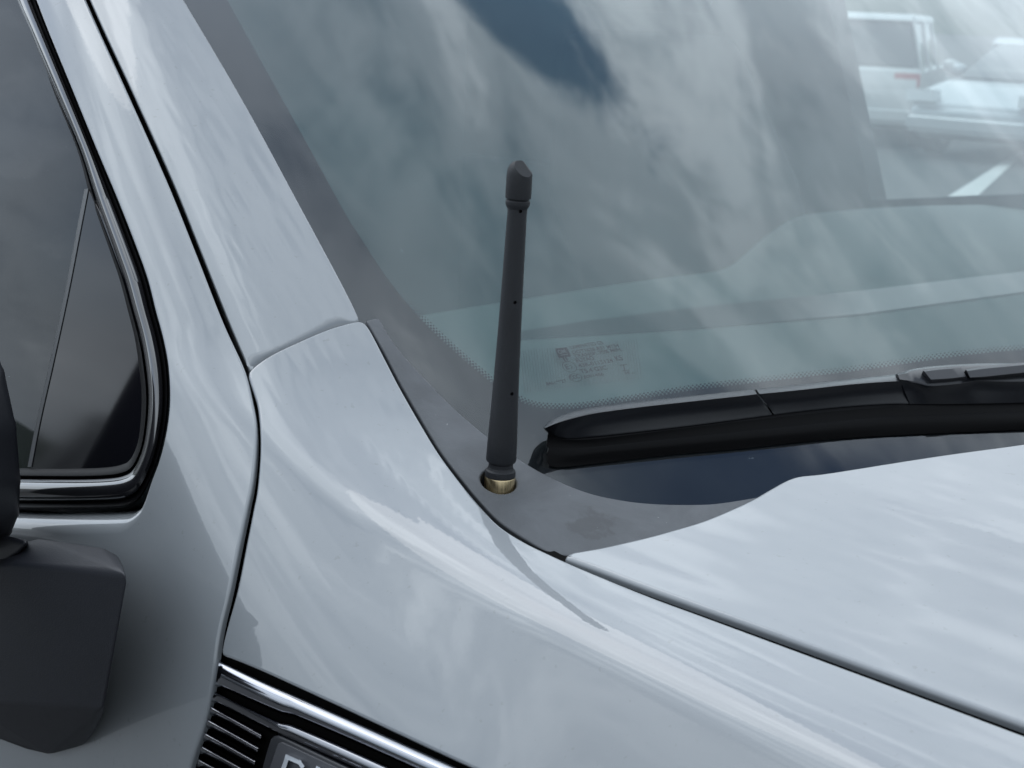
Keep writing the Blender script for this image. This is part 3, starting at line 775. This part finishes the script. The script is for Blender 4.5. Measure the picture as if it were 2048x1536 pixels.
# letters: strokes in badge space, laid on the plate
def letters():
    o0 = np.array([572., 1513.]); ex = np.array([38., 17.]); ey = np.array([-22., 66.])     # one cell across, one cell down
    T = .21
    glyph = {'S': [[(.0, .0), (.70, .0), (.88, .075)], [(.045, .0), (.045, .52)], [(.0, .46), (.86, .46)], [(.80, .44), (.80, .94)], [(.0, .84), (.1, .92), (.86, .92)]],
             'I': [[(.42, -.05), (.42, 1.0)]], 'E': [[(.1, -.05), (.1, 1.0)], [(.0, .0), (.85, .0)], [(0, .46), (.75, .46)], [(0, .92), (.85, .92)]],
             'R': [[(.1, -.05), (.1, 1.0)], [(.0, .0), (.85, .0)], [(.78, 0), (.78, .5)], [(0, .5), (.85, .5)], [(.5, .5), (.85, 1.0)]], 'A': [[(.05, 1.0), (.42, -.05)], [(.42, -.05), (.85, 1.0)], [(.15, .62), (.75, .62)]]}
    x = 0
    for ch in 'SIERRA':
        polys = []
        for st in glyph[ch]:
            st = np.array(st, float)
            for i in range(len(st)-1):
                a, b = st[i].copy(), st[i+1].copy(); t = (b-a)/np.linalg.norm(b-a); nn = np.array([-t[1], t[0]*.58])*T*.5
                a -= t*T*.3; b += t*T*.3
                polys.append([a+nn, b+nn, b-nn, a-nn])
        bm = bmesh.new()
        for q in polys:
            p2 = np.array([o0+ex*(x+p[0]+.02)*1.0+ey*p[1] for p in q])
            lo = hit(p2, off(fv, .0015)); hi_ = hit(p2, off(fv, .0042))
            vs = [bm.verts.new(Vector(v)+Vector((0, 0, Z0))) for v in np.concatenate([lo, hi_])]
            for f_ in ((4, 5, 6, 7), (0, 1, 5, 4), (1, 2, 6, 5), (2, 3, 7, 6), (3, 0, 4, 7), (3, 2, 1, 0)): bm.faces.new([vs[i] for i in f_])
        bmesh.ops.recalc_face_normals(bm, faces=bm.faces[:])
        bm_obj('letter', bm, LETTER, vent, 30)
        x += (.78 if ch == 'I' else 1.2)
letters()


# ------------------------------------------------------------------ cabin seen through the glass
def on_z(px, z):
    d = ray(np.array([px], float))[0]; return CP+d*((z-CP[2])/d[2])
def prism(name, pts, vec, m, parent, bev=.004):
    bm = bmesh.new(); vec = Vector(vec)
    a = [bm.verts.new(Vector(p)+Vector((0, 0, Z0))) for p in pts]; b = [bm.verts.new(v.co+vec) for v in a]
    n = len(a); bm.faces.new(a); bm.faces.new(b[::-1])
    for i in range(n): bm.faces.new((a[i], b[i], b[(i+1) % n], a[(i+1) % n]))
    bmesh.ops.recalc_face_normals(bm, faces=bm.faces[:])
    if bev: bmesh.ops.bevel(bm, geom=[e for e in bm.edges], offset=bev, segments=2, affect='EDGES', clamp_overlap=True)
    return bm_obj(name, bm, m, parent, 40)
cabin = part_empty('cabin', truck)
dz = -.02
dash_px = spline([(2600, 372, 1), (2048, 405), (1800, 412), (1640, 424), (1590, 433), (1540, 460), (1490, 502), (1455, 530), (1425, 541), (1300, 557), (1100, 587), (880, 622), (780, 640, 1)], False, 18)
dpts = [on_z(p, dz) for p in dash_px]
dpts = [np.array((p[0], p[1], dz)) for p in dpts]+[np.array((-.30, .12, dz)), np.array((-.03, .14, dz)), np.array((.10, .85, dz)), np.array((.0, 1.75, dz))]
prism('dashboard', dpts, (0, 0, -.30), DASH, cabin, .012)
gpx = [(1000, 668), (1180, 640), (1400, 613), (1700, 583), (2100, 536), (2100, 577), (1724, 628), (1400, 655), (1040, 677)]
prism('defroster_grille', [on_z(p, dz+.002) for p in gpx], (0, 0, -.004), SATIN, cabin, .001)
def box(name, lo, hi, m, parent, bev=.0):
    x0, y0, z0 = lo; x1, y1, z1 = hi
    return prism(name, [(x0, y0, z0), (x1, y0, z0), (x1, y1, z0), (x0, y1, z0)], (0, 0, z1-z0), m, parent, bev)
box('roof_lining', (-2.1, .06, .50), (-.55, 1.70, .52), CABIN, cabin)
box('rear_wall', (-2.12, -.1, -.9), (-2.06, 1.85, .5), CABIN, cabin)
box('floor_pan', (-2.06, -.1, -.92), (.0, 1.8, -.88), CABIN, cabin)
box('firewall', (-.06, -.08, -.9), (-.03, 1.8, -.34), CABIN, cabin)
yw = 1.74
sill = [on_y(p, yw) for p in ((1742, 401), (2048, 388), (2500, 372))]
prism('far_door_lining', [(-2.06, yw, -.9), (0, yw, -.9), tuple(sill[2]), tuple(sill[1]), tuple(sill[0]), (-2.06, yw, sill[0][2]-.03)], (0, .05, 0), CABIN, cabin, 0)
b0, b1 = on_y((1742, 405), yw), on_y((1665, 40), yw); b2 = b1+(b1-b0)*.9
prism('far_pillar', [tuple(b0), tuple(b1), tuple(b2), (b2[0]-1.0, yw, b2[2]), (b0[0]-1.13, yw, b0[2]-.02)], (0, .05, 0), CABIN, cabin, 0)
# driver's seat and head restraint, front passenger seat
def seat(y0, x0, label):
    st = part_empty('seat', truck, label=label)
    hull('seat_back', [(x0+dx, y0+dy, z) for dx, dy, z in ((0, -.22, -.30), (0, .22, -.30), (-.12, -.22, -.30), (-.12, .22, -.30), (-.16, -.23, .02), (-.16, .23, .02), (-.27, -.18, .24), (-.27, .18, .24), (-.33, -.17, .23), (-.33, .17, .23), (-.30, -.22, 0), (-.30, .22, 0))], FABRIC, st, .03, 4)
    hull('head_restraint', [(x0+dx, y0+dy, z) for dx in (-.27, -.36) for dy, z in ((-.11, .27), (.11, .27), (-.14, .32), (.14, .32), (-.12, .43), (.12, .43))], FABRIC, st, .02, 4)
    hull('seat_cushion', [(x0+dx, y0+dy, z) for dx in (-.05, .42) for dy in (-.24, .24) for z in (-.42, -.30)], FABRIC, st, .03, 4)
seat(1.25, -.75, None); seat(.38, -.85, None)

def hills():  # ring of hills added to hold back bright sky behind the cars
    m, t, b = mat('added_hills')
    o = t.new('ShaderNodeTexCoord').outputs['Object']
    t.l.new(t.mixc(t.noise(o, .05, 6, .65), (.045, .06, .04), (.10, .12, .085)), b.inputs['Base Color']); b.inputs['Roughness'].default_value = 1
    V, F, n = [], [], 220
    for i in range(n):
        a = 2*math.pi*i/n
        h = 15+5*math.sin(a*3+1)+3*math.sin(a*7+2)+2.*math.sin(a*23)+random.uniform(-1.5, 1.5)
        for r, z in ((430, -1), (470, h*.65), (520, h), (640, h*.9), (760, -1)): V.append((r*math.cos(a), r*math.sin(a), z))
    for i in range(n):
        j = (i+1) % n
        for k in range(4): F.append((i*5+k, j*5+k, j*5+k+1, i*5+k+1))
    o = mesh_np('hills', V, F, m, None, None, 60, False); o['kind'] = 'structure'; o['label'] = 'low wooded hills added to darken the sky at the horizon'
hills()
# ------------------------------------------------------------------ parked cars across the lot
CARGLASS = simple('car_glass', (.03, .035, .04), .06, coat=.5)
TYRE = simple('tyre_rubber', (.02, .02, .021), .8)
ALLOY = simple('alloy_wheel', (.5, .51, .53), .3, metal=.8)
LAMP = simple('tail_lamp_red', (.45, .03, .03), .15, coat=1)
HEAD = simple('headlamp_glass', (.75, .78, .80), .08, coat=1)
def parked_car(label, loc, rz, paint, prof, roofp, group):
    """prof: side outline of the lower body, roofp: side outline of the glasshouse (x forward, z up)."""
    t = thing('parked_car', label, 'car', loc, rz, group)
    def ext(name, pts, wd, m, taper=0, parent=t, bev=.05):
        bm = bmesh.new(); L, R = [], []
        for x, z, k in pts:
            L.append(bm.verts.new((x, wd*k, z))); R.append(bm.verts.new((x, -wd*k, z)))
        n = len(pts); bm.faces.new(L); bm.faces.new(R[::-1])
        for i in range(n): bm.faces.new((L[i], R[i], R[(i+1) % n], L[(i+1) % n]))
        bmesh.ops.recalc_face_normals(bm, faces=bm.faces[:])
        if bev: bmesh.ops.bevel(bm, geom=bm.edges[:], offset=bev, segments=3, affect='EDGES', clamp_overlap=True)
        return bm_obj(name, bm, m, parent, 45)
    ext('body', prof, .92, paint)
    ext('glasshouse', roofp, .88, CARGLASS)
    xs = [p[0] for p in roofp]; top = sorted(roofp, key=lambda p: -p[1])[:2]
    x0, x1 = sorted(p[0] for p in top); zt = top[0][1]
    ext('roof', [(x0-.1, zt-.06, .80), (x0, zt+.03, .78), (x1, zt+.03, .78), (x1+.1, zt-.06, .80)], .92, paint, bev=.02)
    for sy in (-1, 1):
        for k in range(3):
            xp = x0-.02+(x1-x0)*k/2
            bm = bmesh.new(); q = [(xp-.05, zt, .70), (xp+.05, zt, .70), (xp+.09, .95, .89), (xp-.09, .95, .89)]
            A = [bm.verts.new((x, sy*y, z)) for x, z, y in q]; B = [bm.verts.new((x, sy*(y-.03), z)) for x, z, y in q]
            bm.faces.new(A); bm.faces.new(B[::-1])
            for i in range(4): bm.faces.new((A[i], B[i], B[(i+1) % 4], A[(i+1) % 4]))
            bmesh.ops.recalc_face_normals(bm, faces=bm.faces[:]); bm_obj('pillar', bm, paint, t)
        mm = bmesh.new(); bmesh.ops.create_uvsphere(mm, u_segments=14, v_segments=8, radius=.12, matrix=Matrix.Translation((x1+.42, sy*1.0, 1.02)) @ Matrix.Diagonal((.8, 1, .7, 1))); bm_obj('mirror', mm, paint, t)
        for xw in (-1.42, 1.42):
            wv = part_empty('wheel', t)
            lathe('tyre', [(-.11, .20), (-.11, .30), (-.09, .335), (.09, .335), (.11, .30), (.11, .20)], (xw, sy*.83, .335), (0, 1, 0), TYRE, wv, 28, True, False)
            lathe('rim', [(-.112, .02), (-.116, .10), (-.113, .21), (.113, .21), (.116, .10), (.112, .02)], (xw, sy*.83, .335), (0, 1, 0), ALLOY, wv, 20, True, False)
        bm = bmesh.new(); bmesh.ops.create_cube(bm, size=1, matrix=Matrix.Translation((prof[0][0]+.07, sy*.72, .88)) @ Matrix.Diagonal((.16, .32, .16, 1))); bm_obj('tail_lamp', bm, LAMP, t)
        bm = bmesh.new(); bmesh.ops.create_cube(bm, size=1, matrix=Matrix.Translation((max(p[0] for p in prof)-.10, sy*.70, .74)) @ Matrix.Diagonal((.2, .36, .14, 1))); bm_obj('headlamp', bm, HEAD, t)
    for xb in (prof[0][0]+.05, max(p[0] for p in prof)-.05):
        bm = bmesh.new(); bmesh.ops.create_cube(bm, size=1, matrix=Matrix.Translation((xb, 0, .42)) @ Matrix.Diagonal((.22, 1.7, .22, 1)))
        bmesh.ops.bevel(bm, geom=bm.edges[:], offset=.05, segments=3, affect='EDGES'); bm_obj('bumper', bm, paint, t)
    return t
WHITE = simple('white_car_paint', (.60, .61, .61), .25, coat=1)
SILVER = simple('silver_car_paint', (.45, .47, .49), .3, metal=.4, coat=1)
suv_b = [(-2.3, .40, .94), (-2.34, .75, .98), (-2.28, 1.02, .96), (.95, 1.04, .98), (2.0, .92, .92), (2.28, .72, .88), (2.3, .40, .88), (2.0, .24, .94), (-2.0, .24, .94)]
suv_g = [(-2.2, 1.0, .95), (-1.95, 1.62, .78), (.25, 1.66, .78), (1.05, 1.02, .95)]
sed_b = [(-2.3, .38, .90), (-2.34, .72, .94), (-2.25, .98, .92), (-1.5, .97, .96), (1.0, .93, .98), (2.0, .80, .92), (2.3, .62, .88), (2.32, .38, .88), (2.0, .22, .94), (-2.0, .22, .94)]
sed_g = [(-1.75, .95, .93), (-.95, 1.38, .74), (.15, 1.42, .74), (1.05, .92, .94)]
def gpos(px): p = on_z(px, -Z0); return (p[0], p[1], 0)
def gat(px, D):
    d = ray(np.array([px], float))[0]; d = d/np.hypot(d[0], d[1]); return CP[0]+d[0]*D, CP[1]+d[1]*D
_x, _y = gat((1735, 267), 22.5)
parked_car('white parked SUV seen from behind through the windshield', (_x, _y, 0), math.radians(117), WHITE, suv_b, suv_g, 'cars parked across the lot')
_x, _y = gat((2085, 267), 21.)
parked_car('silver parked sedan at the right edge, facing the lot beyond the windshield', (_x, _y, 0), math.radians(-82), SILVER, sed_b, sed_g, 'cars parked across the lot')
GREY = simple('mid_grey_car_paint', (.16, .17, .18), .3, coat=1)
parked_car('unseen mid grey SUV alongside, added to darken the truck side and show in its paint', (-3.6, -3.9, 0), math.radians(3), GREY, suv_b, suv_g, 'cars parked across the lot')  # out of view; added so the near flank darkens and mirrors it
def stripe():
    m = simple('white_road_paint', (.62, .62, .60), .7, var=.15)
    q = [on_z(p, -Z0+.004) for p in ((1868, 410), (1936, 410), (2052, 302), (2044, 300))]
    me = bpy.data.meshes.new('parking_line'); me.from_pydata([(p[0], p[1], .004) for p in q], [], [(0, 1, 2, 3)])
    o = link('parking_line', me, m); o['kind'] = 'structure'; o['label'] = 'white painted parking line on the asphalt'
stripe()

# ------------------------------------------------------------------ ground
def ground():
    m, t, b = mat('asphalt')
    o = t.new('ShaderNodeTexCoord').outputs['Object']
    c = t.mixc(t.noise(o, .35, 5, .6), (.055, .055, .056), (.085, .084, .082))
    c = t.mixc(t.ramp(t.noise(o, 160, 3, .7), [(.4, 0.), (.7, .6)]), c, (.14, .138, .132))
    t.l.new(c, b.inputs['Base Color']); b.inputs['Roughness'].default_value = .85
    me = bpy.data.meshes.new('ground'); s = 1500
    me.from_pydata([(-s, -s, 0), (s, -s, 0), (s, s, 0), (-s, s, 0)], [], [(0, 1, 2, 3)])
    g = link('ground', me, m); g['kind'] = 'structure'; g['label'] = 'grey asphalt of the parking lot'
ground()
